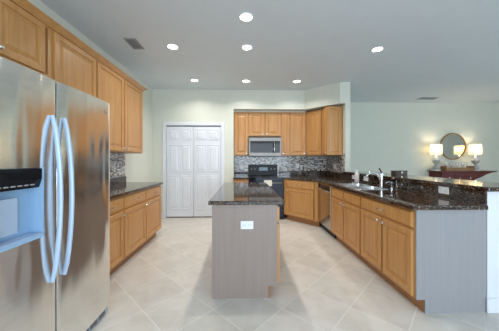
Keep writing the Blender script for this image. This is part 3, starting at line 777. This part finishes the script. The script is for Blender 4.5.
def table_lamp(x, label):
    y = 5.95
    t = thing('table_lamp', label, 'lamp', (x, y, ST), 0, 'lit table lamps on the sideboard')
    MB().box(-.075, .075, -.075, .075, 0, .025, .004).build('foot', 'ceramic_white', t)
    MB().lathe([(0, .0255), (.065, .0255), (.075, .05), (.07, .09), (.035, .135), (.028, .155), (.035, .175), (.075, .225), (.09, .26), (.085, .275), (.03, .29), (0, .29)], (0, 0, 0), 24).build('lamp_body', 'ceramic', t)
    MB().lathe([(0, .2905), (.042, .2905), (.048, .31), (.040, .345), (.024, .365), (.02, .395), (0, .395)], (0, 0, 0), 20).build('neck', 'ceramic_white', t)
    MB().lathe([(.011, .396), (.011, .47), (0, .475)], (0, 0, 0), 12).lathe([(.011, .47), (.026, .50), (.03, .525), (.022, .55), (0, .558)], (0, 0, 0), 14).build('bulb', emitter('lamp_bulb', (1, .86, .62), 8) if 'bulb' not in M else M['bulb'], t)
    b2 = bmesh.new(); seg = 36
    rows = [[b2.verts.new((r * math.cos(2 * math.pi * i / seg), r * math.sin(2 * math.pi * i / seg), z)) for i in range(seg)] for r, z in ((.132, .43), (.122, .70), (.120, .70), (.130, .43))]
    for a_, b_ in zip(rows, rows[1:] + rows[:1]):
        for i in range(seg):
            f = b2.faces.new((a_[i], a_[(i + 1) % seg], b_[(i + 1) % seg], b_[i])); f.smooth = True
    bmesh.ops.recalc_face_normals(b2, faces=b2.faces)
    MB().merge(b2).build('lamp_shade', 'shade', t)
    l = bpy.data.lights.new('lamp_light', 'POINT'); l.energy = LAMP_W; l.color = (1, .86, .66); l.shadow_soft_size = .035
    o = bpy.data.objects.new('lamp_light', l); COL.objects.link(o); o.parent = t; o.location = (0, 0, .60)
    return t
table_lamp(5.16, 'lit table lamp left of the round mirror')
table_lamp(6.24, 'lit table lamp right of the round mirror')

t = thing('tray', 'long amber wooden tray with raised ends between the two lamps', 'tray', (5.66, 5.87, ST))
mb = MB().box(-.36, .36, -.09, .09, 0, .015).box(-.36, .36, -.09, -.075, .0155, .085, .002).box(-.36, .36, .075, .09, .0155, .085, .002)
mb.build('tray_base', 'tray_wood', t)
for s in (-1, 1): MB().box(s * .36 - .012, s * .36 + .012, -.095, .095, .0, .125, .004).build('end_board', 'tray_wood', t)
gl_places = [('clear stemmed glass at the left end of the wooden tray', -.30), ('clear stemmed glass second from the left on the tray', -.15), ('clear stemmed glass in the middle of the tray', 0.0), ('clear stemmed glass second from the right on the tray', .15), ('clear stemmed glass at the right end of the wooden tray', .30)]
for lab, dx in gl_places:
    t = thing('wine_glass', lab, 'glass', (5.66 + dx, 5.87, ST + .0155), 0, 'glasses in the tray')
    MB().lathe([(0, 0), (.033, 0), (.033, .003), (.005, .008), (.004, .085), (.012, .095)], (0, 0, 0), 18).build('stem', 'glass', t)
    MB().lathe([(.0, .0955), (.018, .098), (.034, .125), (.038, .16), (.033, .21), (.031, .21), (.036, .16), (.032, .127), (.016, .101), (0, .0985)], (0, 0, 0), 20).build('bowl', 'glass', t)

# ---------------------------------------------------------------- ceiling: downlights and vents
CANS = [(.035, 2.54, 'recessed ceiling light in the centre line, over the front end of the island'),
        (-.985, 3.23, 'recessed ceiling light over the aisle beside the refrigerator cabinets'),
        (.055, 3.22, 'recessed ceiling light over the middle of the island, second in the centre line'),
        (1.93, 3.22, 'recessed ceiling light above the sink and raised bar'),
        (-.965, 4.57, 'recessed ceiling light in front of the white pantry door'),
        (.06, 4.59, 'recessed ceiling light in front of the range and microwave'),
        (1.085, 4.57, 'recessed ceiling light in front of the diagonal corner cabinet')]
for x, y, lab in CANS:
    t = thing('recessed_light', lab, 'ceiling light', (x, y, CEIL), 0, 'recessed ceiling lights')
    MB().lathe([(.064, -.0015), (.070, -.010), (.084, -.006), (.088, -.0008), (.064, -.0005)], (0, 0, 0), 32).build('trim_ring', 'white', t)
    MB().lathe([(0, -.004), (.062, -.004), (.062, -.001), (0, -.001)], (0, 0, 0), 28).build('lens', 'lens', t)
    l = bpy.data.lights.new('downlight', 'AREA'); l.shape = 'DISK'; l.size = .13; l.energy = CAN_W; l.color = CAN_COL; l.spread = R(140)
    o = bpy.data.objects.new('downlight', l); COL.objects.link(o); o.parent = t; o.location = (0, 0, -.012)
def vent(x, y, rz, label, wx, wy):
    t = thing('ceiling_vent', label, 'vent', (x, y, CEIL), rz, 'ceiling air vents')
    b = MB(); 
    b.box(-wx / 2, wx / 2, -wy / 2, -wy / 2 + .02, -.010, -.0008).box(-wx / 2, wx / 2, wy / 2 - .02, wy / 2, -.010, -.0008).box(-wx / 2, -wx / 2 + .02, -wy / 2 + .02, wy / 2 - .02, -.010, -.0008).box(wx / 2 - .02, wx / 2, -wy / 2 + .02, wy / 2 - .02, -.010, -.0008)
    b.build('frame', 'vent', t)
    MB().box(-wx / 2 + .02, wx / 2 - .02, -wy / 2 + .02, wy / 2 - .02, -.002, -.0008).build('duct_shade', 'vent_dark', t)  # flat dark sheet behind the louvres, shade of the opening put into its colour
    n = 6
    for i in range(n):
        yy = -wy / 2 + .03 + (wy - .06) * i / (n - 1)
        MB().box(-wx / 2 + .02, wx / 2 - .02, yy - .004, yy + .004, -.009, -.003).build('louvre', 'vent', t)
vent(-1.485, 3.16, R(90), 'louvred air vent in the ceiling above the left cabinets', .29, .155)
vent(4.74, 5.72, 0, 'louvred air vent in the ceiling before the far wall with the mirror', .45, .20)
